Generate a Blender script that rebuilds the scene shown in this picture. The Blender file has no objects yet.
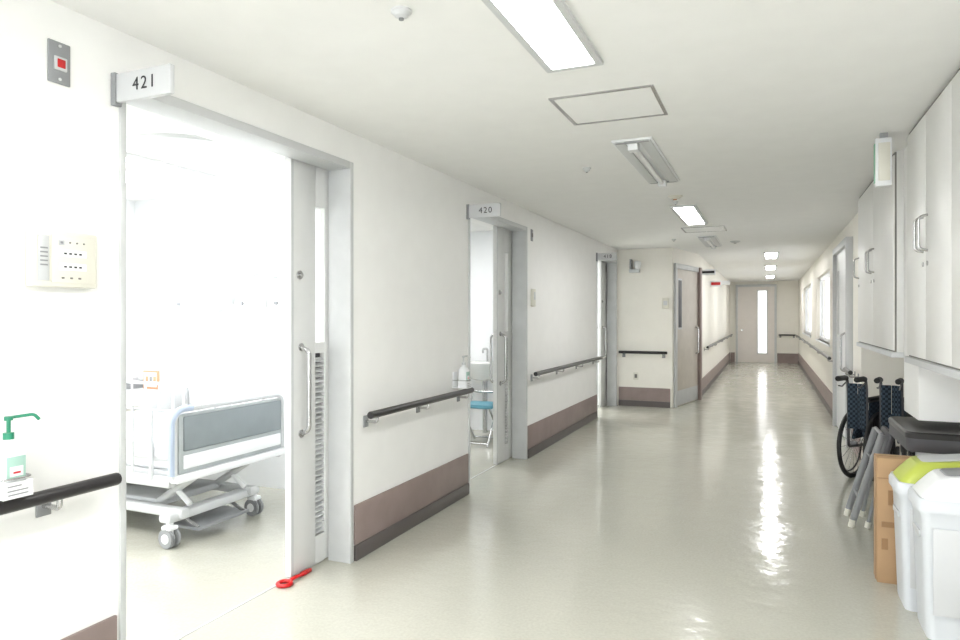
import bpy, bmesh, math
from mathutils import Vector, Matrix
scene=bpy.context.scene
scene.view_settings.view_transform='Standard'
scene.view_settings.exposure=0.24

def C(r,g,b):
    f=lambda c:(c/255/12.92) if c/255<=0.04045 else ((c/255+0.055)/1.055)**2.4
    return (f(r),f(g),f(b),1)
MATS={}
def mat(name,col,rough=0.5,metal=0.0,emit=0,var=0.04,scale=6,bump=0.0,spec=0.5,trans=0):
    if name in MATS: return MATS[name]
    m=bpy.data.materials.new(name); m.use_nodes=True
    nt=m.node_tree; p=nt.nodes['Principled BSDF']
    p.inputs['Roughness'].default_value=rough; p.inputs['Metallic'].default_value=metal
    p.inputs['Specular IOR Level'].default_value=spec
    tc=nt.nodes.new('ShaderNodeTexCoord'); nz=nt.nodes.new('ShaderNodeTexNoise')
    nz.inputs['Scale'].default_value=scale; nz.inputs['Detail'].default_value=3
    nt.links.new(tc.outputs['Object'],nz.inputs['Vector'])
    rp=nt.nodes.new('ShaderNodeValToRGB')
    a=tuple(c*(1-var) for c in col[:3])+(1,); b=tuple(min(1,c*(1+var)) for c in col[:3])+(1,)
    rp.color_ramp.elements[0].position=.35; rp.color_ramp.elements[1].position=.65
    rp.color_ramp.elements[0].color=a; rp.color_ramp.elements[1].color=b
    nt.links.new(nz.outputs['Fac'],rp.inputs['Fac']); nt.links.new(rp.outputs['Color'],p.inputs['Base Color'])
    if bump:
        bp=nt.nodes.new('ShaderNodeBump'); bp.inputs['Strength'].default_value=bump; bp.inputs['Distance'].default_value=.01
        n2=nt.nodes.new('ShaderNodeTexNoise'); n2.inputs['Scale'].default_value=scale*12
        nt.links.new(tc.outputs['Object'],n2.inputs['Vector'])
        nt.links.new(n2.outputs['Fac'],bp.inputs['Height']); nt.links.new(bp.outputs['Normal'],p.inputs['Normal'])
    if emit:
        p.inputs['Emission Color'].default_value=(.995,.99,.985,1); p.inputs['Emission Strength'].default_value=emit
    if trans: p.inputs['Transmission Weight'].default_value=trans
    MATS[name]=m; return m

wallm=mat('wall_paint',C(245,245,243),.5,var=.01,bump=.02)
dimwallm=mat('wall_paint_dim',C(240,237,228),.55,var=.012,bump=.02)  # white wall paint with the far end's weaker exposure put into its colour
roomwall=mat('room_wall',C(240,242,243),.6,var=.01)
ceilm=mat('ceiling_paint',C(240,240,238),.8,var=.01,bump=.02)
brown=mat('base_brown',C(143,127,123),.45,var=.06)
dbase=mat('base_dark',C(94,88,86),.45)
framem=mat('frame_grey',C(200,202,202),.4)
leafm=mat('door_leaf',C(216,217,216),.4,var=.015)
endleaf=mat('door_leaf_end',C(226,220,214),.4,var=.015)
beige=mat('door_beige',C(200,193,183),.45)
dark=mat('rail_black',C(38,36,37),.3)
chrome=mat('steel',C(190,190,190),.25,metal=.9)
whitep=mat('white_plastic',C(236,238,239),.35,var=.01)
binp=mat('bin_plastic',C(214,218,222),.4,var=.01)
cream=mat('cream_plastic',C(224,222,210),.4,var=.01)
greyp=mat('grey_plastic',C(144,146,148),.4)
lgrey=mat('light_grey',C(203,205,206),.4,var=.01)
red=mat('red_plastic',C(195,26,28),.35)
green=mat('green_plastic',C(45,140,108),.35)
palegreen=mat('pale_green_label',C(165,200,188),.5)
lime=mat('lime_lid',C(186,198,84),.4)
cab=mat('cabinet_white',C(230,230,227),.35,var=.01)
seam=mat('seam_dark',C(120,118,112),.6)
card=mat('cardboard',C(182,150,114),.8,var=.05)
tape=mat('brown_tape',C(158,124,88),.4)
rubber=mat('black_rubber',C(24,24,26),.6)
slate=mat('slate',C(80,80,84),.5)
lightp=mat('lit_diffuser',(1,1,1,1),.5,emit=30)
lightroom=mat('fill_room_panel',(1,1,1,1),.5,emit=16)
lightwash=mat('fill_wash_panel',(1,1,1,1),.5,emit=27)
tube_off=mat('unlit_tube',C(242,242,240),.3)
bedblue=mat('bed_blue_grey',C(176,188,208),.4)
bedpanel=mat('bed_panel_grey',C(134,142,145),.45)
bedpanel2=mat('bed_panel_light',C(176,182,183),.45)
linen=mat('linen',C(236,238,240),.9,bump=.2)
orange=mat('orange_items',C(200,150,115),.6)
exitg=mat('exit_green',C(130,190,160),.4)
ink=mat('ink',C(45,45,48),.6)
bluegreen=mat('chair_blue',C(90,150,168),.4)
porc=mat('porcelain',C(240,240,238),.12,var=.005)
gl=bpy.data.materials.new('window_glass'); gl.use_nodes=True; nt=gl.node_tree; nt.nodes.clear()
o=nt.nodes.new('ShaderNodeOutputMaterial'); mx=nt.nodes.new('ShaderNodeMixShader'); t=nt.nodes.new('ShaderNodeBsdfTransparent'); g=nt.nodes.new('ShaderNodeBsdfGlossy')
g.inputs['Roughness'].default_value=.05; mx.inputs[0].default_value=.08
nt.links.new(t.outputs[0],mx.inputs[1]); nt.links.new(g.outputs[0],mx.inputs[2]); nt.links.new(mx.outputs[0],o.inputs[0])
gf=bpy.data.materials.new('daylight_dimming_glass'); gf.use_nodes=True; nt=gf.node_tree; nt.nodes.clear()  # grey tint added to cut the daylight through the far windows
o=nt.nodes.new('ShaderNodeOutputMaterial'); mx=nt.nodes.new('ShaderNodeMixShader'); t=nt.nodes.new('ShaderNodeBsdfTransparent'); g=nt.nodes.new('ShaderNodeBsdfGlossy')
t.inputs[0].default_value=(.5,.5,.5,1); g.inputs['Roughness'].default_value=.05; mx.inputs[0].default_value=.06
nt.links.new(t.outputs[0],mx.inputs[1]); nt.links.new(g.outputs[0],mx.inputs[2]); nt.links.new(mx.outputs[0],o.inputs[0])
ck=bpy.data.materials.new('check_fabric'); ck.use_nodes=True; nt=ck.node_tree; p=nt.nodes['Principled BSDF']
tc=nt.nodes.new('ShaderNodeTexCoord'); ch=nt.nodes.new('ShaderNodeTexChecker'); ch.inputs['Scale'].default_value=48
ch.inputs['Color1'].default_value=C(32,42,54); ch.inputs['Color2'].default_value=C(66,82,96)
nt.links.new(tc.outputs['Object'],ch.inputs['Vector']); nt.links.new(ch.outputs['Color'],p.inputs['Base Color']); p.inputs['Roughness'].default_value=.9
# floor
fl=bpy.data.materials.new('vinyl_floor'); fl.use_nodes=True; nt=fl.node_tree; p=nt.nodes['Principled BSDF']
tc=nt.nodes.new('ShaderNodeTexCoord'); n1=nt.nodes.new('ShaderNodeTexNoise'); n1.inputs['Scale'].default_value=70; n1.inputs['Detail'].default_value=5
r1=nt.nodes.new('ShaderNodeValToRGB'); r1.color_ramp.elements[0].position=.3; r1.color_ramp.elements[1].position=.7
r1.color_ramp.elements[0].color=C(186,185,172); r1.color_ramp.elements[1].color=C(195,194,182)
nt.links.new(tc.outputs['Object'],n1.inputs['Vector']); nt.links.new(n1.outputs['Fac'],r1.inputs['Fac']); nt.links.new(r1.outputs['Color'],p.inputs['Base Color'])
n2=nt.nodes.new('ShaderNodeTexNoise'); n2.inputs['Scale'].default_value=5; n2.inputs['Detail'].default_value=6
n3=nt.nodes.new('ShaderNodeMapRange'); n3.inputs['From Min'].default_value=.3; n3.inputs['From Max'].default_value=.7; n3.inputs['To Min'].default_value=.07; n3.inputs['To Max'].default_value=.22
nt.links.new(tc.outputs['Object'],n2.inputs['Vector']); nt.links.new(n2.outputs['Fac'],n3.inputs['Value']); nt.links.new(n3.outputs['Result'],p.inputs['Roughness'])
n4=nt.nodes.new('ShaderNodeTexNoise'); n4.inputs['Scale'].default_value=11; n4.inputs['Detail'].default_value=2
nt.links.new(tc.outputs['Object'],n4.inputs['Vector'])
bp=nt.nodes.new('ShaderNodeBump'); bp.inputs['Strength'].default_value=.24; bp.inputs['Distance'].default_value=.01
nt.links.new(n4.outputs['Fac'],bp.inputs['Height']); nt.links.new(bp.outputs['Normal'],p.inputs['Normal'])
p.inputs['Specular IOR Level'].default_value=.8

class B:
    def __init__(s,name):
        s.name=name; s.bm=bmesh.new(); s.mats=[]; s.M=Matrix.Identity(4)
    def mi(s,m):
        if m not in s.mats: s.mats.append(m)
        return s.mats.index(m)
    def _add(s,t,m,smooth=True):
        i=s.mi(m)
        for f in t.faces: f.material_index=i; f.smooth=smooth
        bmesh.ops.recalc_face_normals(t,faces=t.faces)
        t.transform(s.M)
        me=bpy.data.meshes.new('t'); t.to_mesh(me); t.free(); s.bm.from_mesh(me); bpy.data.meshes.remove(me)
    def box(s,x0,x1,y0,y1,z0,z1,m,bev=0,R=None,seg=2):
        t=bmesh.new(); bmesh.ops.create_cube(t,size=1)
        sx,sy,sz=abs(x1-x0),abs(y1-y0),abs(z1-z0)
        for v in t.verts: v.co=Vector((v.co.x*sx,v.co.y*sy,v.co.z*sz))
        if bev: bmesh.ops.bevel(t,geom=list(t.edges),offset=bev,segments=seg,affect='EDGES',profile=.5)
        if R: t.transform(R)
        t.transform(Matrix.Translation(((x0+x1)/2,(y0+y1)/2,(z0+z1)/2)))
        s._add(t,m); return s
    def cyl(s,p0,p1,r,m,r2=None,seg=20,bev=0):
        p0=Vector(p0);p1=Vector(p1); d=p1-p0; L=d.length
        t=bmesh.new(); bmesh.ops.create_cone(t,cap_ends=True,segments=seg,radius1=r,radius2=r if r2 is None else r2,depth=L)
        if bev:
            es=[e for e in t.edges if any(len(f.verts)>4 for f in e.link_faces)]
            bmesh.ops.bevel(t,geom=es,offset=bev,segments=2,affect='EDGES')
        q=d.to_track_quat('Z','Y').to_matrix().to_4x4()
        t.transform(Matrix.Translation((p0+p1)/2)@q); s._add(t,m); return s
    def tube(s,pts,r,m,closed=False,seg=10,rad=0,flat=1.0):
        pts=[Vector(p) for p in pts]
        if rad:
            out=[]; n=len(pts)
            for i,pp in enumerate(pts):
                if not closed and i in(0,n-1): out.append(pp); continue
                a=(pts[i-1]-pp); b=(pts[(i+1)%n]-pp)
                rr=min(rad,a.length*.49,b.length*.49)
                A=pp+a.normalized()*rr; Bq=pp+b.normalized()*rr
                for k in range(6):
                    u=k/5; out.append(A*(1-u)**2+pp*2*u*(1-u)+Bq*u*u)
            pts=out
        t=bmesh.new(); n=len(pts); rings=[]; prev=None
        for i,pp in enumerate(pts):
            if closed: tg=(pts[(i+1)%n]-pts[i-1])
            else: tg=pts[min(i+1,n-1)]-pts[max(i-1,0)]
            tg.normalize()
            if prev is None:
                up=Vector((0,0,1)) if abs(tg.z)<.9 else Vector((1,0,0))
                a=tg.cross(up).normalized()
            else:
                a=(prev-tg*prev.dot(tg)).normalized()
            prev=a; b=tg.cross(a)
            rings.append([t.verts.new(pp+a*math.cos(2*math.pi*k/seg)*r+b*math.sin(2*math.pi*k/seg)*r*flat) for k in range(seg)])
        R=range(n) if closed else range(n-1)
        for i in R:
            A=rings[i];Bq=rings[(i+1)%n]
            for k in range(seg): t.faces.new((A[k],A[(k+1)%seg],Bq[(k+1)%seg],Bq[k]))
        if not closed: t.faces.new(rings[0]); t.faces.new(rings[-1])
        s._add(t,m); return s
    def ring(s,c,axis,R,r,m,n=40,seg=8):
        c=Vector(c); ax=Vector(axis).normalized(); u=ax.orthogonal().normalized(); v=ax.cross(u)
        return s.tube([c+u*math.cos(2*math.pi*i/n)*R+v*math.sin(2*math.pi*i/n)*R for i in range(n)],r,m,closed=True,seg=seg)
    def prism(s,poly,z0,z1,m):
        t=bmesh.new(); a=[t.verts.new((x,y,z0)) for x,y in poly]; b=[t.verts.new((x,y,z1)) for x,y in poly]; n=len(poly)
        t.faces.new(a); t.faces.new(b)
        for i in range(n): t.faces.new((a[i],a[(i+1)%n],b[(i+1)%n],b[i]))
        s._add(t,m,False); return s
    def loft(s,secs,m,k=5,cap=True):
        t=bmesh.new(); rings=[]
        for sc in secs:
            z,cx,cy,hx,hy,r=sc[:6]; tl=sc[6] if len(sc)>6 else 0
            r=min(r,hx*.999,hy*.999); ring=[]
            for qx,qy,a0 in((1,1,0),(-1,1,90),(-1,-1,180),(1,-1,270)):
                for j in range(k):
                    a=math.radians(a0+90*j/(k-1))
                    x=qx*(hx-r)+math.cos(a)*r; y=qy*(hy-r)+math.sin(a)*r
                    ring.append(t.verts.new((cx+x,cy+y,z+tl*x)))
            rings.append(ring)
        n=len(rings[0])
        for i in range(len(rings)-1):
            for j in range(n): t.faces.new((rings[i][j],rings[i][(j+1)%n],rings[i+1][(j+1)%n],rings[i+1][j]))
        if cap: t.faces.new(rings[0]); t.faces.new(rings[-1])
        s._add(t,m); return s
    def lathe(s,prof,c,m,seg=28,sx=1,sy=1):
        t=bmesh.new(); rings=[]
        for r,z in prof:
            rings.append([t.verts.new((c[0]+math.cos(2*math.pi*k/seg)*r*sx,c[1]+math.sin(2*math.pi*k/seg)*r*sy,c[2]+z)) for k in range(seg)])
        for i in range(len(rings)-1):
            for j in range(seg): t.faces.new((rings[i][j],rings[i][(j+1)%seg],rings[i+1][(j+1)%seg],rings[i+1][j]))
        t.faces.new(rings[0]); t.faces.new(rings[-1]); s._add(t,m); return s
    def done(s,angle=35):
        me=bpy.data.meshes.new(s.name)
        vs=[v.co for v in s.bm.verts]
        lo=Vector([min(v[i] for v in vs) for i in range(3)]); hi=Vector([max(v[i] for v in vs) for i in range(3)])
        org=Vector(((lo.x+hi.x)/2,(lo.y+hi.y)/2,lo.z))
        s.bm.transform(Matrix.Translation(-org)); s.bm.to_mesh(me); s.bm.free()
        for m in s.mats: me.materials.append(m)
        try: me.set_sharp_from_angle(angle=math.radians(angle))
        except Exception: pass
        ob=bpy.data.objects.new(s.name,me); ob.location=org; scene.collection.objects.link(ob); return ob
def text(parent,name,body,loc,rot,size,m):
    cu=bpy.data.curves.new(name,'FONT'); cu.body=body; cu.size=size; cu.align_x='CENTER'; cu.align_y='CENTER'; cu.extrude=.0005; cu.space_character=1.25
    cu.materials.append(m); ob=bpy.data.objects.new(name,cu); scene.collection.objects.link(ob)
    ob.rotation_euler=rot; ob.parent=parent; ob.location=Vector(loc)-parent.location; return ob
RY=(math.pi/2,0,0); RX=(math.pi/2,0,math.pi/2)

XL=-2.228; H=2.5; XR=1.30
# ---------- shell ----------
f=B('floor'); f.box(-6.3,2.0,-3.2,23,-.1,0,fl); f.done()
c=B('ceiling'); c.box(-6.3,2.0,-3.2,23,H,H+.1,ceilm); c.done()
w=B('wall_left')
segs=[(-3,1.78,1),(3.27,4.95,0),(6.34,9.37,0),(10.66,10.77,0)]
for a,b,fill in segs:
    w.box(-2.37,XL,a,b,0,H,wallm); w.box(-2.52,-2.44,a,b,0,H,roomwall)
    if fill: w.box(-2.44,-2.37,a,b,0,H,wallm)
for a,b in((1.78,3.27),(4.95,6.34),(9.37,10.66)): w.box(-2.52,XL,a,b,2.3,H,wallm)
for a in(4.75,8.2): w.box(-2.44,-2.37,a,a+.1,0,H,wallm)
w.done()
w=B('wall_left_far'); w.prism([(-2.6,10.77),(-1.366,10.77),(-1.1,12.1),(-1.1,22.3),(-2.6,22.3)],0,H,dimwallm); w.done()
w=B('wall_room_back')
wx0,wx1=-5.55,-5.4
w.box(wx0,wx1,-.6,.6,0,H,roomwall); w.box(wx0,wx1,.6,2.7,0,.9,roomwall); w.box(wx0,wx1,.6,2.7,2.2,H,roomwall); w.box(wx0,wx1,2.7,10.77,0,H,roomwall); w.done()
w=B('window_1'); 
for y in(.6,1.62,2.62): w.box(-5.5,-5.44,y,y+.08,.9,2.2,whitep)
w.box(-5.5,-5.44,.68,2.62,.9,.97,whitep); w.box(-5.5,-5.44,.68,2.62,2.13,2.2,whitep); w.box(-5.475,-5.47,.68,2.62,.97,2.13,gl); w.done()
for nm,y,mm in(('wall_partition_south',-.6,roomwall),('wall_partition_mid',4.45,roomwall),('wall_partition_washroom',7.75,roomwall)):
    B(nm).box(-5.4,-2.52,y,y+.1,0,H,mm).done()
B('wall_end').box(-1.1,.85,22.3,22.45,0,H,dimwallm).done()
w=B('wall_behind')
w.box(XL,-1.9,-3,-2.85,0,H,wallm); w.box(.9,XR,-3,-2.85,0,H,wallm); w.box(-1.9,.9,-3,-2.85,0,.5,wallm); w.box(-1.9,.9,-3,-2.85,2.35,H,wallm); w.done()
w=B('window_2')  # unseen window added behind the camera to let in fill light
for x in(-1.9,-.96,-.08,.82): w.box(x,x+.08,-2.95,-2.9,.5,2.35,whitep)
w.box(-1.9,.9,-2.95,-2.9,.5,.56,whitep); w.box(-1.9,.9,-2.95,-2.9,2.29,2.35,whitep); w.done()
B('wall_right_near').box(XR,XR+.15,-3,7.6,0,H,wallm).done()
w=B('wall_right_far')
w.box(.85,XR+.15,7.6,11.3,0,H,dimwallm)
cur=11.3
for a,b in((11.3,14.2),(16,19.5)):
    if a>cur: w.box(.85,1.0,cur,a,0,H,dimwallm)
    w.box(.85,1.0,a,b,0,1.0,dimwallm); w.box(.85,1.0,a,b,2.15,H,dimwallm); cur=b
w.box(.85,1.0,cur,22.45,0,H,dimwallm); w.done()
for i,(a,b) in enumerate(((11.3,14.2),(16,19.5))):
    w=B('window_%d'%(i+3)); n=2
    for k in range(n): 
        y=a+(b-a-.06)*k/(n-1); w.box(.90,.95,y,y+.06,1.0,2.15,whitep)
    w.box(.90,.95,a,b,1.0,1.06,whitep); w.box(.90,.95,a,b,2.09,2.15,whitep); w.box(.92,.924,a,b,1.06,2.09,gf)
    w.box(.83,.93,a-.04,b+.04,.97,1.0,whitep); w.done()
B('pillar').box(.80,XR,4.56,5.01,.83,H,wallm).done()

for i,(a,b_) in enumerate(((-2.8,1.75),(3.31,4.92),(6.38,9.33))):
    b=B(['baseboard_left','baseboard_left_middle','baseboard_left_far'][i])
    b.box(XL,XL+.02,a,b_,0,.09,dbase,.002); b.box(XL,XL+.014,a,b_,.092,.325,brown,.003); b.done()
b=B('baseboard_cross'); b.box(-2.2,-1.40,10.75,10.77,0,.09,dbase); b.box(-2.2,-1.40,10.755,10.77,.092,.3,brown); b.done()
b=B('baseboard_corridor_far'); b.box(-1.1,-1.08,12.5,22.28,0,.09,dbase); b.box(-1.1,-1.085,12.5,22.28,.092,.3,brown)
b.box(-1.07,-.95,22.28,22.3,0,.3,brown); b.box(.26,.83,22.28,22.3,0,.3,brown); b.done()
b=B('baseboard_right_far'); b.box(.83,.85,10.0,22.25,0,.09,dbase); b.box(.836,.85,10.0,22.25,.092,.32,brown)
b.box(.83,.85,7.62,8.25,0,.32,brown); b.done()

def rail(name,p0,p1,nrm,br,z=.86,r=.0225,off=.085):
    b=B(name); n=Vector((nrm[0],nrm[1],0)); P0=Vector((p0[0],p0[1],z))+n*off; P1=Vector((p1[0],p1[1],z))+n*off
    d=(P1-P0).normalized()
    b.tube([P0,P0+d*.004,P0+d*.01]+[P0.lerp(P1,t) for t in(.25,.5,.75)]+[P1-d*.01,P1],r,dark,seg=18)
    for e in(P0,P1): b.cyl(e-d*.006,e+d*.006,r*.9,dark)
    for t in br:
        q=P0.lerp(P1,t); wp=q-n*off
        b.tube([q+Vector((0,0,-r+.004)),q+Vector((0,0,-.05)),wp+Vector((0,0,-.05))],.009,chrome,rad=.03)
        R=Matrix.Rotation(math.atan2(n.y,n.x),4,'Z')
        c_=wp+n*.004+Vector((0,0,-.05)); b.box(c_.x-.004,c_.x+.004,c_.y-.025,c_.y+.025,c_.z-.035,c_.z+.035,greyp,.002,R=R)
    return b.done()
rail('handrail',(XL,-2.5),(XL,1.69),(1,0),(.1,.4,.7,.95),z=.85)
rail('handrail',(XL,3.36),(XL,4.82),(1,0),(.05,.5,.95),z=.85)
rail('handrail',(XL,6.40),(XL,9.25),(1,0),(.04,.35,.65,.96),z=.85)
rail('handrail',(-2.18,10.77),(-1.44,10.77),(0,-1),(.08,.92))
rail('handrail',(-1.1,12.9),(-1.1,21.9),(1,0),(.03,.25,.5,.75,.97))
rail('handrail',(.30,22.3),(.76,22.3),(0,-1),(.1,.9))
rail('handrail',(.85,10.2),(.85,22.0),(-1,0),(.02,.2,.4,.6,.8,.98))
rail('handrail',(.85,7.7),(.85,8.2),(-1,0),(.2,.8))

def frame(i,a,b_):
    t=B('trim_%d'%i)
    t.box(-2.37,XL+.012,a-.014,a+.01,0,2.325,framem,.002); t.box(-2.37,XL+.012,b_-.01,b_+.022,0,2.325,framem,.002)
    t.box(-2.37,XL+.012,a+.01,b_-.01,2.285,2.325,lgrey,.002); t.done()
frame(1,1.78,3.27); frame(2,4.95,6.34); frame(3,9.37,10.66)
def leaf(i,y0,y1,slit=True):
    d=B('door_%d'%i); x0,x1=-2.422,-2.382; z1=2.30
    if slit:
        s0,s1=y0+.215,y0+.30
        d.box(x0,x1,y0,s0,.012,z1,leafm,.003); d.box(x0,x1,s1,y1,.012,z1,leafm,.003)
        for a,b_ in((.012,.17),(1.22,1.28),(2.06,z1)): d.box(x0,x1,s0,s1,a,b_,leafm)
        d.box(-2.404,-2.400,s0,s1,1.28,2.06,gl)
        z=.185
        while z<1.2: 
            d.box(x0+.006,x1-.002,s0,s1,z,z+.010,lgrey,R=Matrix.Rotation(.5,4,'Y')); z+=.03
        d.box(-2.42,-2.415,s0,s1,.17,1.22,slate)
    else: d.box(x0,x1,y0,y1,.012,z1,leafm,.003)
    for sx in(1,-1):
        xf=x1 if sx>0 else x0; xh=xf+sx*.055; yy=y0+.085
        d.tube([(xf,yy,1.26),(xh,yy,1.24),(xh,yy,.80),(xf,yy,.78)],.0125,chrome,rad=.03,seg=12)
        for z in(1.26,.78): d.cyl((xf,yy,z),(xf+sx*.006,yy,z),.022,chrome)
    d.cyl((x1,y0+.07,1.66),(x1+.008,y0+.07,1.66),.024,chrome); d.cyl((x1+.008,y0+.07,1.66),(x1+.02,y0+.07,1.66),.012,chrome)
    d.box(x1-.001,x1+.002,y0-.001,y0+.02,.02,2.28,lgrey)
    d.done()
leaf(1,2.94,4.3); leaf(2,5.95,7.3); leaf(3,10.3,10.76,False)
for i,(a,b_) in enumerate(((1.8,3.25),(4.97,6.32))):
    B('trim_%d'%(i+4)).box(-2.408,-2.396,a,b_,0,.003,lgrey).done()

def sign(txt,y,zt=2.325,w_=.27,h=.105):
    s=B('room_number_sign'); s.box(XL,XL+.022,y-.028,y+.003,zt-h-.01,zt+.005,greyp,.002)
    s.box(XL+.022,XL+.022+w_,y-.022,y-.002,zt-h,zt,lgrey,.003)
    o=s.done(); text(o,'number_text',txt,(XL+.03+w_*.5,y-.0235,zt-h/2),RY,.066,ink)
sign('421',1.76); sign('420',4.93); sign('418',9.35,2.32)

a=B('emergency_call_plate'); a.box(XL,XL+.008,1.495,1.573,2.225,2.368,greyp,.003); a.box(XL+.008,XL+.016,1.512,1.556,2.27,2.315,lgrey,.002)
a.box(XL+.016,XL+.019,1.52,1.548,2.278,2.307,red,.002)
for z in(2.24,2.353): a.cyl((XL+.008,1.534,z),(XL+.011,1.534,z),.005,lgrey)
a.done()
a=B('nurse_call_panel'); a.box(XL,XL+.035,1.42,1.655,1.53,1.72,cream,.008); a.box(XL+.035,XL+.038,1.44,1.478,1.55,1.70,lgrey,.002)
a.box(XL+.035,XL+.037,1.485,1.645,1.545,1.705,cream,.002)
for k in range(5): a.box(XL+.038,XL+.0395,1.447,1.472,1.60+k*.014,1.605+k*.014,greyp)
a.box(XL+.037,XL+.039,1.51,1.53,1.672,1.690,lgrey,.002); a.box(XL+.039,XL+.0395,1.515,1.525,1.677,1.685,greyp)
for y in(1.55,1.575,1.60): a.cyl((XL+.036,y,1.683),(XL+.039,y,1.683),.003,seam)
for k in range(2):
    z=1.645-k*.045; a.box(XL+.037,XL+.040,1.51,1.61,z-.013,z+.013,whitep,.002)
    for q in range(4): a.box(XL+.040,XL+.0403,1.527+q*.018,1.537+q*.018,z-.003,z+.003,ink)
for q in range(3): a.box(XL+.037,XL+.039,1.52+q*.03,1.530+q*.03,1.559,1.565,seam,.001)
a.done()
def bottle(y,z0,bx=XL+.075,cap=green):
    a=B('hand_sanitizer_bottle')
    a.loft([(z0,bx,y,.036,.036,.015),(z0+.13,bx,y,.037,.037,.02),(z0+.15,bx,y,.026,.026,.02),(z0+.16,bx,y,.014,.014,.013),(z0+.175,bx,y,.014,.014,.013)],whitep)
    a.cyl((bx,y,z0+.17),(bx,y,z0+.190),.015,cap); a.cyl((bx,y,z0+.19),(bx,y,z0+.235),.006,cap)
    a.cyl((bx,y,z0+.228),(bx,y,z0+.240),.012,cap); a.tube([(bx,y,z0+.236),(bx+.02,y+.065,z0+.240),(bx+.022,y+.08,z0+.222)],.005,cap,rad=.01)
    a.box(bx+.034,bx+.0385,y-.028,y+.028,z0+.05,z0+.12,palegreen,.001); a.box(bx+.0385,bx+.039,y-.02,y+.02,z0+.06,z0+.09,whitep); a.box(bx+.039,bx+.0393,y-.010,y+.012,z0+.068,z0+.074,red)
    zz=z0-.006
    a.box(XL,bx+.045,y-.045,y+.045,zz,zz+.006,whitep,.002); a.box(XL,XL+.006,y-.04,y+.04,zz,zz+.12,whitep,.002)
    a.tube([(XL+.003,y-.045,zz+.06),(bx+.045,y-.045,zz+.06),(bx+.045,y+.045,zz+.06),(XL+.003,y+.045,zz+.06)],.003,chrome,rad=.02)
    a.box(bx+.044,bx+.047,y-.045,y+.045,zz,zz+.05,whitep); a.box(bx+.047,bx+.0475,y-.03,y+.03,zz+.010,zz+.014,greyp); a.box(bx+.047,bx+.0475,y-.032,y+.03,zz+.022,zz+.026,greyp); a.box(bx+.047,bx+.0475,y-.032,y+.01,zz+.036,zz+.040,greyp)
    a.done()
bottle(1.325,.883); bottle(4.69,.885,cap=lgrey)
a=B('wall_switch_box'); a.box(XL,XL+.03,6.49,6.57,1.53,1.71,cream,.004); a.box(XL+.03,XL+.033,6.505,6.555,1.6,1.68,lgrey,.002); a.done()
a=B('emergency_call_plate'); a.box(XL,XL+.008,6.49,6.55,2.2,2.32,greyp,.002); a.box(XL+.008,XL+.014,6.505,6.535,2.24,2.28,seam,.002); a.done()
a=B('wall_speaker_lamp'); a.box(-2.02,-1.86,10.65,10.77,2.12,2.17,lgrey,.004); a.box(-2.0,-1.98,10.6,10.77,2.17,2.33,greyp,.003); a.lathe([(.03,0),(.05,.03),(.06,.09),(.05,.12),(.02,.13)],(-1.89,10.69,2.17),whitep); a.done()
a=B('wall_switch_box'); a.box(-1.52,-1.42,10.74,10.77,1.55,1.72,cream,.004); a.box(-1.5,-1.44,10.735,10.74,1.6,1.67,lgrey); a.done()
a=B('wall_outlet'); a.box(-1.97,-1.89,10.762,10.77,.42,.54,cream,.002); a.box(-1.95,-1.91,10.76,10.762,.45,.51,seam); a.done()
dirv=Vector((.266,1.33,0)); ang=math.atan2(dirv.y,dirv.x)
d=B('door_4'); d.M=Matrix.Translation((-1.366,10.77,0))@Matrix.Rotation(ang,4,'Z')
d.box(.05,.12,-.04,.0,0,2.26,framem,.003); d.box(1.24,1.33,-.07,.0,0,2.26,brown,.003); d.box(.12,1.24,-.04,0,2.18,2.26,framem,.003)
d.box(.12,1.24,-.02,0,.01,2.18,beige,.002); d.box(.22,.38,-.024,-.018,1.25,2.0,slate,.002); d.box(.2,.4,-.022,-.018,1.22,2.03,lgrey,.002)
d.tube([(1.12,-.02,1.25),(1.12,-.07,1.22),(1.12,-.07,.82),(1.12,-.02,.80)],.012,chrome,rad=.03)
d.box(.12,1.24,-.023,-.018,.02,.25,framem,.002); d.done()
d=B('door_5'); d.box(-.92,-.86,22.22,22.3,0,2.4,framem); d.box(.18,.24,22.22,22.3,0,2.4,framem); d.box(-.86,.18,22.22,22.3,2.33,2.4,framem)
d.box(-.86,.18,22.26,22.3,.01,2.33,endleaf); d.box(-.28,-.04,22.245,22.262,.3,2.2,mat('glowing_glass',(1,1,1,1),.3,emit=1.3)); d.box(-.31,-.01,22.25,22.265,.27,2.23,lgrey)  # pane emits to stand in for light behind the glass
d.cyl((-.74,22.2,1.0),(-.74,22.26,1.0),.03,chrome); d.done()
d=B('door_6'); d.box(.78,.85,8.3,8.38,0,2.3,lgrey,.003); d.box(.78,.85,9.85,9.93,0,2.3,lgrey,.003); d.box(.78,.85,8.38,9.85,2.22,2.3,lgrey,.003)
d.box(.82,.85,8.38,9.85,.01,2.22,whitep); d.box(.815,.82,9.5,9.7,1.2,2.0,lgrey); d.tube([(.82,8.6,1.25),(.76,8.6,1.22),(.76,8.6,.82),(.82,8.6,.8)],.012,chrome,rad=.03); d.done()
def hsign(name,x,y,z0,z1,w_,m1):
    s=B(name); s.box(x,x+w_,y,y+.02,z0,z1,whitep,.003); s.box(x+.02,x+w_-.02,y-.002,y,z0+.03,z1-.03,m1); s.done()
hsign('projecting_room_sign',-1.1,12.35,2.15,2.25,.26,ink)
hsign('projecting_room_sign',-1.1,14.6,2.04,2.16,.22,red)
hsign('projecting_room_sign',-1.1,17.5,2.2,2.3,.24,whitep)

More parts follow.
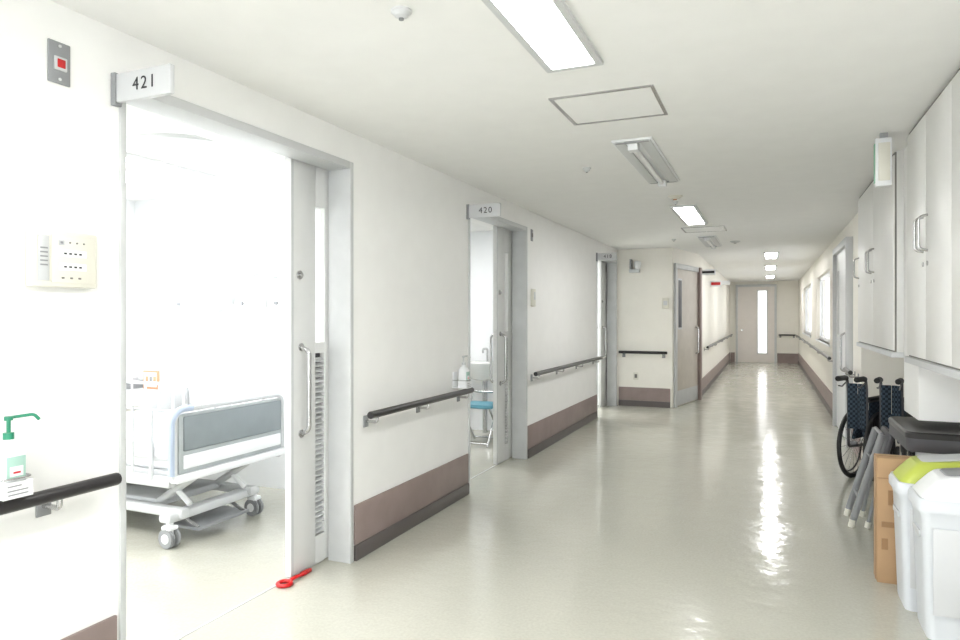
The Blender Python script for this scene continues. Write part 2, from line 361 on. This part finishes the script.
# ---------- ceiling ----------
def fixture(x0,x1,y0,y1,lit):
    s=B('ceiling_light_fixture'); z=H
    if lit:
        for a_ in((x0-.012,x0+.018,y0-.012,y1+.012),(x1-.018,x1+.012,y0-.012,y1+.012),(x0+.018,x1-.018,y0-.012,y0+.018),(x0+.018,x1-.018,y1-.018,y1+.012)): s.box(*a_,z-.016,z,lgrey)
        s.box(x0+.018,x1-.018,y0+.018,y1-.018,z-.012,z-.002,lightp)
    else:
        s.box(x0-.012,x1+.012,y0-.012,y1+.012,z-.012,z,whitep,.003)
        xm=(x0+x1)/2
        for a_,b_ in((x0,xm-.045),(xm+.045,x1)): s.box(a_,b_,y0,y1,z-.02,z-.012,lgrey,.002)
        s.cyl((xm,y0+.1,z-.035),(xm,y1-.1,z-.035),.016,tube_off)
        for y in(y0+.03,y1-.1): s.box(xm-.03,xm+.03,y,y+.07,z-.06,z-.012,whitep,.003)
        s.box(x0+.01,x1-.01,y0,y0+.03,z-.02,z-.01,greyp); s.box(x0+.01,x1-.01,y1-.03,y1,z-.02,z-.01,greyp)
    s.done()
for k,lit in((-1,1),(0,1),(1,0),(2,1),(3,0)):  # the first, behind the camera, is unseen and lit for fill
    y0=1.42+2.65*k
    fixture(-.865,-.645,y0,y0+1.35,lit)
fixture(-.06,.16,-2.0,-.65,1)  # unseen extra fixture behind the camera, added for fill
for y in(12.2,15.4,19.2): fixture(-.06,.16,y,y+1.2,1)  # nearest is a real fixture; the farther two are added to brighten the end
def hatch(x0,x1,y0,y1):
    s=B('ceiling_access_hatch'); e=.016
    for a_ in((x0,x1,y0,y0+e),(x0,x1,y1-e,y1),(x0,x0+e,y0+e,y1-e),(x1-e,x1,y0+e,y1-e)): s.box(*a_,H-.006,H,chrome)
    s.box(x0+e+.004,x1-e-.004,y0+e+.004,y1-e-.004,H-.003,H,ceilm)
    s.done()
hatch(-.99,-.485,3.15,3.64); hatch(-.97,-.47,8.4,8.9)
def det(name,x,y,r,m=whitep,m2=None):
    s=B(name); s.lathe([(r,0),(r,-.008),(r*.75,-.014),(r*.65,-.022),(r*.3,-.028)],(x,y,H),m)
    if m2: s.cyl((x,y,H-.027),(x,y,H-.034),r*.25,m2)
    s.done()
det('smoke_detector',-1.176,2.04,.036,lgrey,greyp); det('sprinkler_head',-1.2,4.74,.03,lgrey,chrome)
det('smoke_detector',-.76,6.16,.065,cream,orange); det('smoke_detector',-.43,10.2,.07,lgrey,greyp); det('sprinkler_head',-.79,6.45,.025,lgrey,chrome)
det('sprinkler_head',-1.2,9.6,.03,lgrey,chrome)
e=B('exit_sign'); e.box(.575,.66,4.50,4.55,2.19,2.47,whitep,.006); e.box(.572,.577,4.505,4.545,2.21,2.44,exitg,.001); e.box(.59,.65,4.494,4.501,2.22,2.44,cream,.002); e.box(.60,.64,4.51,4.54,2.465,2.5,greyp); e.done()

def cabinet(y0,y1,seams,hands):
    c=B('wall_cabinet'); xf=.741
    c.box(xf+.02,XR,y0,y1,1.2,H,cab,.002)
    c.box(xf-.012,XR,y0-.005,y1+.005,1.165,1.2,lgrey,.003)
    edges=[y0]+seams+[y1]
    for a_,b_ in zip(edges,edges[1:]): c.box(xf,xf+.02,a_+.004,b_-.004,1.21,2.47,cab,.002)
    c.box(xf+.01,xf+.021,y0+.002,y1-.002,1.2,2.49,seam)
    for y in hands:
        c.tube([(xf,y,1.945),(xf-.04,y,1.935),(xf-.04,y,1.775),(xf,y,1.765)],.007,chrome,rad=.02)
        c.cyl((xf,y,1.70),(xf-.006,y,1.70),.012,chrome)
    c.done()
cabinet(1.4,4.55,[1.95,2.48,3.0,3.53,4.05],[4.00,4.10,2.95,3.05,1.9,2.0])
cabinet(5.02,6.85,[5.93],[5.86,6.00,6.77])
k=B('hospital_counter'); cx=.995
k.loft([(.68,cx,4.68,.28,.325,.05),(.69,cx,4.68,.285,.33,.055),(.755,cx,4.68,.285,.33,.055)],slate)
k.loft([(.755,cx,4.68,.29,.335,.06),(.78,cx,4.68,.29,.335,.06),(.79,cx,4.68,.28,.325,.06)],dark)
k.box(.85,1.2,4.5,4.95,0,.68,lgrey,.004); k.done()

def bin_(cx,cy,rim,dome):
    b=B('waste_bin')
    b.loft([(0,cx,cy,.185,.112,.03),(.02,cx,cy,.19,.117,.035),(.53,cx,cy,.207,.130,.035),(.56,cx,cy,.215,.138,.04),(.575,cx,cy,.215,.138,.04)],binp)
    b.loft([(.57,cx,cy,.225,.149,.045),(.605,cx,cy,.225,.149,.045),(.625,cx,cy,.217,.141,.045)],rim)
    b.loft([(.615,cx,cy,.216,.140,.045,0),(.675,cx+.008,cy,.195,.130,.045,.10),(.72,cx+.015,cy,.165,.115,.045,.12),(.735,cx+.015,cy,.15,.10,.045,.12)],dome)
    b.loft([(.737,cx+.015,cy,.125,.08,.03,.12),(.742,cx+.015,cy,.12,.075,.03,.12)],greyp if dome is whitep else lgrey)
    b.box(cx-.17,cx+.17,cy-.1365,cy-.133,.12,.50,lgrey,.0015)
    b.box(cx-.212,cx-.203,cy-.07,cy+.07,.44,.47,lgrey,.004)
    b.done()
bin_(.835,3.62,binp,whitep); bin_(.80,3.925,binp,lime)
c=B('cardboard_box'); c.box(.54,1.01,4.16,4.29,0,.67,card,.003); c.box(.538,.542,4.21,4.24,.0,.672,tape); c.box(.539,1.011,4.2235,4.2265,.0,.673,tape)
c.box(.59,.67,4.1575,4.1605,.42,.5,tape); c.box(.56,.59,4.1575,4.1605,.18,.24,tape); c.box(.56,.63,4.1575,4.1605,.30,.33,tape); c.box(.54,1.01,4.158,4.161,.56,.565,tape)
c.done()
s=B('folding_stool')
for y in(5.18,5.46):
    s.tube([(.525,y,.03),(.70,y+.0,.64)],.014,greyp,flat=1.6); s.tube([(.62,y+.02,.02),(.74,y+.02,.60)],.012,greyp)
    s.cyl((.519,y,0),(.528,y,.05),.02,cream); s.cyl((.617,y+.02,0),(.624,y+.02,.04),.018,cream)
s.cyl((.57,5.18,.19),(.57,5.46,.19),.009,greyp); s.cyl((.65,5.18,.46),(.65,5.46,.46),.009,greyp); s.cyl((.70,5.18,.64),(.70,5.46,.64),.012,greyp)
s.box(.70,.735,5.14,5.5,.36,.66,slate,.012,R=Matrix.Rotation(.28,4,'Y')); s.done()
def chair(x,y,deg,fab):
    w=B('folded_wheelchair'); w.M=Matrix.Translation((x,y,0))@Matrix.Rotation(math.radians(-deg),4,'Z')
    for sx in(-1,1):
        X=sx*.105; fx=sx*.075
        w.ring((X,0,.30),(1,0,0),.285,.019,rubber,n=48); w.ring((X,0,.30),(1,0,0),.265,.008,dark,n=48,seg=6); w.ring((X+sx*.03,0,.30),(1,0,0),.245,.008,dark,n=40,seg=6)
        w.cyl((X-.02,0,.30),(X+.03,0,.30),.022,greyp)
        for k in range(16):
            a=2*math.pi*k/16; w.cyl((X,0,.30),(X,math.cos(a)*.265,.30+math.sin(a)*.265),.0018,chrome,seg=5)
        w.tube([(fx,-.33,.90),(fx,-.20,.90),(fx,-.18,.82),(fx,-.17,.30),(fx,.05,.28),(fx,.36,.28)],.012,slate,rad=.04)
        w.tube([(fx,-.18,.70),(fx,.12,.70),(fx,.16,.66),(fx,.17,.48),(fx,.30,.48),(fx,.40,.36),(fx,.44,.12)],.012,slate,rad=.05)
        w.tube([(fx,-.17,.48),(fx,.20,.48)],.012,slate)
        w.tube([(fx,-.38,.90),(fx,-.34,.90),(fx,-.24,.90),(fx,-.22,.895)],.023,rubber,seg=12)
        w.box(fx-.02,fx+.02,-.14,.13,.705,.735,rubber,.01)
        w.tube([(fx,-.22,.86),(fx,-.30,.83),(fx,-.36,.84)],.006,dark)
        w.ring((fx,.34,.075),(1,0,0),.06,.015,rubber,n=24); w.cyl((fx-.012,.34,.075),(fx+.012,.34,.075),.04,greyp); w.tube([(fx+.02,.34,.075),(fx+.02,.33,.17),(fx,.33,.29)],.008,chrome)
        w.box(fx-.012,fx+.012,.40,.52,.10,.24,rubber,.006)
        w.box(fx*.95-.004,fx*.95+.004,-.12,.14,.49,.69,fab,.002)
    w.box(-.075,.0,-.19,-.17,.46,.85,fab,.004,R=Matrix.Rotation(.5,4,'Z')); w.box(0,.075,-.19,-.17,.46,.85,fab,.004,R=Matrix.Rotation(-.5,4,'Z'))
    w.box(-.04,-.015,-.15,.2,.36,.60,fab,.008,R=Matrix.Rotation(.2,4,'Y')); w.box(.015,.04,-.15,.2,.36,.60,fab,.008,R=Matrix.Rotation(-.2,4,'Y'))
    w.tube([(-.07,.05,.3),(.07,.05,.62)],.01,chrome); w.tube([(.07,.02,.3),(-.07,.02,.62)],.01,chrome)
    w.done()
chair(.79,6.74,28,ck); chair(1.00,6.70,16,ck)

# ---------- room 421 ----------
b=B('hospital_bed')
xf=-3.30; xh=-5.28; y0,y1=3.0,4.0
b.box(xf-.03,xf+.0,y0+.03,y1-.03,.46,.83,bedpanel2,.012); b.box(xf+.0,xf+.010,y0+.06,y1-.05,.60,.815,bedpanel,.008); b.box(xf,xf+.008,y0+.06,y1-.05,.49,.575,whitep,.006)
b.tube([(xf-.015,y0+.01,.44),(xf-.015,y0+.01,.82),(xf-.015,y0+.06,.855),(xf-.015,y1-.06,.855),(xf-.015,y1-.01,.82),(xf-.015,y1-.01,.44)],.016,lgrey,rad=.06,seg=14)
b.tube([(xf-.02,y0-.01,.46),(xf-.02,y0-.01,.80),(xf-.0,y0+.03,.865),(xf+.01,y0+.12,.865)],.02,bedblue,rad=.06)
b.box(xf-.06,xf+.02,y0,y1,.41,.46,whitep,.015)
b.box(xh-.04,xh,y0+.02,y1-.02,.45,1.0,whitep,.02)
b.box(xh,xf-.05,y0+.04,y1-.04,.42,.47,lgrey,.008); b.box(xh+.02,xf-.07,y0+.05,y1-.05,.47,.60,linen,.04,seg=4); b.box(xh+.5,xf-.08,y0+.02,y1-.02,.53,.66,linen,.045,seg=4)
b.loft([(.58,xh+.3,3.5,.18,.30,.08),(.63,xh+.3,3.5,.21,.33,.09),(.69,xh+.3,3.5,.19,.30,.09),(.71,xh+.3,3.5,.1,.2,.09)],linen)
for y in(y0,y1):
    b.box(xh,xf-.05,y-.002,y+.022,.38,.45,lgrey,.008)
    for xa,xb in((-4.3,-3.50),(-5.2,-4.42)):
        b.tube([(xa,y,.42),(xa,y,.88),(xb,y,.88),(xb,y,.42)],.014,lgrey,rad=.07)
        for k in range(1,5): b.cyl((xa+(xb-xa)*k/5,y,.44),(xa+(xb-xa)*k/5,y,.88),.009,lgrey,seg=10)
        b.cyl((xa,y,.66),(xb,y,.66),.009,lgrey,seg=10)
for y in(3.12,3.72): b.box(-4.98,-3.34,y-.03,y+.03,.17,.23,lgrey,.012)
for x in(-3.42,-4.9): b.box(x-.05,x+.05,3.02,3.82,.15,.21,lgrey,.02)
b.box(-4.7,-3.6,3.16,3.68,.2,.25,lgrey,.02)
for y in(3.18,3.66):
    for xa in(-3.65,-4.75):
        b.tube([(xa,y,.22),(xa+.32,y,.42)],.024,lgrey); b.tube([(xa+.28,y,.24),(xa+.06,y,.40)],.018,whitep)
b.box(-3.60,-3.30,3.18,3.64,.075,.095,greyp,.008); b.tube([(-3.45,3.2,.15),(-3.32,3.2,.09)],.012,chrome); b.tube([(-3.45,3.6,.15),(-3.32,3.6,.09)],.012,chrome)
for x in(-3.40,-4.9):
    for y in(3.05,3.79):
        for dx in(-.025,.025): b.cyl((x-.0,y+dx-.012,.062),(x,y+dx+.012,.062),.062,greyp,bev=.006); b.cyl((x,y+dx-.014,.062),(x,y+dx+.014,.062),.03,whitep)
        b.cyl((x,y,.06),(x,y,.17),.022,whitep); b.box(x-.04,x+.04,y-.035,y+.035,.11,.14,whitep,.012)
b.done()
c=B('bedside_cabinet'); c.box(-5.36,-4.72,4.04,4.44,0,.80,lgrey,.01); c.box(-5.3,-4.78,4.03,4.045,.58,.76,cream,.005); c.box(-5.3,-4.78,4.03,4.045,.1,.54,cream,.005)
c.box(-5.2,-5.08,4.015,4.03,.69,.71,chrome,.002); c.done()
c=B('picture_frame'); c.box(-5.0,-4.82,4.2,4.22,.80,.96,orange,.004); c.box(-4.985,-4.835,4.196,4.2,.82,.945,cream)
for k in range(3): c.box(-4.96+k*.045,-4.93+k*.045,4.194,4.197,.84,.91,[orange,greyp,orange][k]); 
c.done()
c=B('tissue_box'); c.box(-5.2,-5.06,4.1,4.3,.80,.87,greyp,.006); c.loft([(.87,-5.13,4.2,.03,.05,.02),(.90,-5.13,4.2,.045,.04,.02),(.93,-5.13,4.2,.01,.03,.01)],linen); c.done()
c=B('bed_head_service_panel'); c.box(-5.1,-3.3,4.41,4.45,1.48,1.60,whitep,.01)
for k in range(5):
    c.box(-5.0+k*.36,-4.9+k*.36,4.40,4.415,1.50,1.58,lgrey,.004); c.cyl((-4.8+k*.36,4.39,1.54),(-4.8+k*.36,4.415,1.54),.016,[greyp,chrome,greyp][k%3])
c.done()
c=B('oxygen_flowmeter'); c.cyl((-4.3,4.36,1.35),(-4.3,4.36,1.62),.018,lgrey); c.cyl((-4.3,4.36,1.22),(-4.3,4.36,1.35),.035,lgrey); c.tube([(-4.3,4.36,1.62),(-4.3,4.40,1.64),(-4.3,4.45,1.64)],.008,chrome); c.done()
c=B('reading_lamp'); c.tube([(-3.75,4.45,1.75),(-3.75,4.2,1.78),(-3.85,4.05,1.6)],.01,lgrey,rad=.08); c.cyl((-3.85,4.05,1.62),(-3.87,4.02,1.54),.03,lgrey,r2=.06); c.done()
c=B('curtain_rail')
c.tube([(-5.35,2.7,2.44),(-3.1,2.7,2.44),(-2.85,2.95,2.44),(-2.85,4.42,2.44)],.013,lgrey,rad=.25)
for p_ in((-4.6,2.7),(-3.6,2.7),(-2.85,3.5)): c.cyl((p_[0],p_[1],2.44),(p_[0],p_[1],2.5),.006,lgrey)
c.done()
for (x,y) in((-4.6,1.6),(-4.2,3.4),(-3.2,1.4)):  # unseen ceiling lights added to blow out the room
    s=B('room_fill_light'); s.box(x-.36,x+.36,y-.5,y+.5,H-.03,H,whitep,.004); s.box(x-.33,x+.33,y-.47,y+.47,H-.045,H-.028,lightroom); s.done()
r=B('door_stopper'); r.ring((-2.36,2.86,.012),(0,0,1),.035,.011,red,n=28); r.tube([(-2.36,2.895,.012),(-2.35,2.93,.02),(-2.35,3.02,.012)],.012,red,flat=.7); r.box(-2.372,-2.348,3.0,3.08,.0,.02,red,.005); r.done()

# ---------- washroom 420 ----------
b=B('wash_basin'); cx,cy=-3.2,7.49
b.lathe([(.05,-.22),(.12,-.2),(.20,-.1),(.26,-.02),(.265,0),(.235,0),(.20,-.05),(.10,-.11),(.02,-.12)],(cx,cy,.87),porc,sx=1.05,sy=.9)
b.box(cx-.2,cx+.2,7.63,7.745,.75,.87,porc,.02); b.cyl((cx,7.6,0),(cx,7.6,.69),.03,chrome)
b.tube([(cx,7.68,.87),(cx,7.68,1.03),(cx,7.54,1.03),(cx,7.54,.98)],.013,chrome,rad=.04)
for sx in(-.32,.34): b.tube([(cx+sx,7.745,1.0),(cx+sx,7.25,1.0),(cx+sx,7.25,.62),(cx+sx,7.745,.55)],.015,chrome,rad=.06)
b.done()
s=B('shower_chair'); sx_,sy_=-2.98,6.95
s.loft([(.41,sx_,sy_,.19,.18,.06),(.425,sx_,sy_,.2,.19,.06),(.45,sx_,sy_,.19,.18,.06)],bluegreen)
for a_ in(-.17,.17):
    s.tube([(sx_+a_,sy_-.22,0),(sx_+a_,sy_+.10,.42),(sx_+a_,sy_+.17,.56)],.012,chrome,rad=.1); s.tube([(sx_+a_,sy_+.22,0),(sx_+a_,sy_-.16,.42)],.012,chrome)
s.cyl((sx_-.17,sy_+.17,.56),(sx_+.17,sy_+.17,.56),.012,chrome); s.cyl((sx_-.17,sy_-.2,.03),(sx_+.17,sy_-.2,.03),.01,chrome); s.cyl((sx_-.17,sy_+.2,.03),(sx_+.17,sy_+.2,.03),.01,chrome)
s.done()
for y in(6.2,9.6):  # unseen lights added to brighten the washroom and the room beyond
    s=B('room_fill_light'); s.box(-3.9,-3.3,y-.4,y+.4,H-.03,H,whitep,.004); s.box(-3.87,-3.33,y-.37,y+.37,H-.045,H-.028,lightwash); s.done()

wd=bpy.data.worlds.new('World'); scene.world=wd; wd.use_nodes=True
bg=wd.node_tree.nodes['Background']; bg.inputs[0].default_value=(.95,.97,1,1); bg.inputs[1].default_value=8.0

cam=bpy.data.cameras.new('Camera'); co=bpy.data.objects.new('Camera',cam); scene.collection.objects.link(co)
cam.sensor_width=36; cam.lens=36*670/960; cam.shift_y=-4/960
co.location=(0,0,1.433); co.rotation_euler=(math.pi/2,0,math.radians(23.26)); scene.camera=co
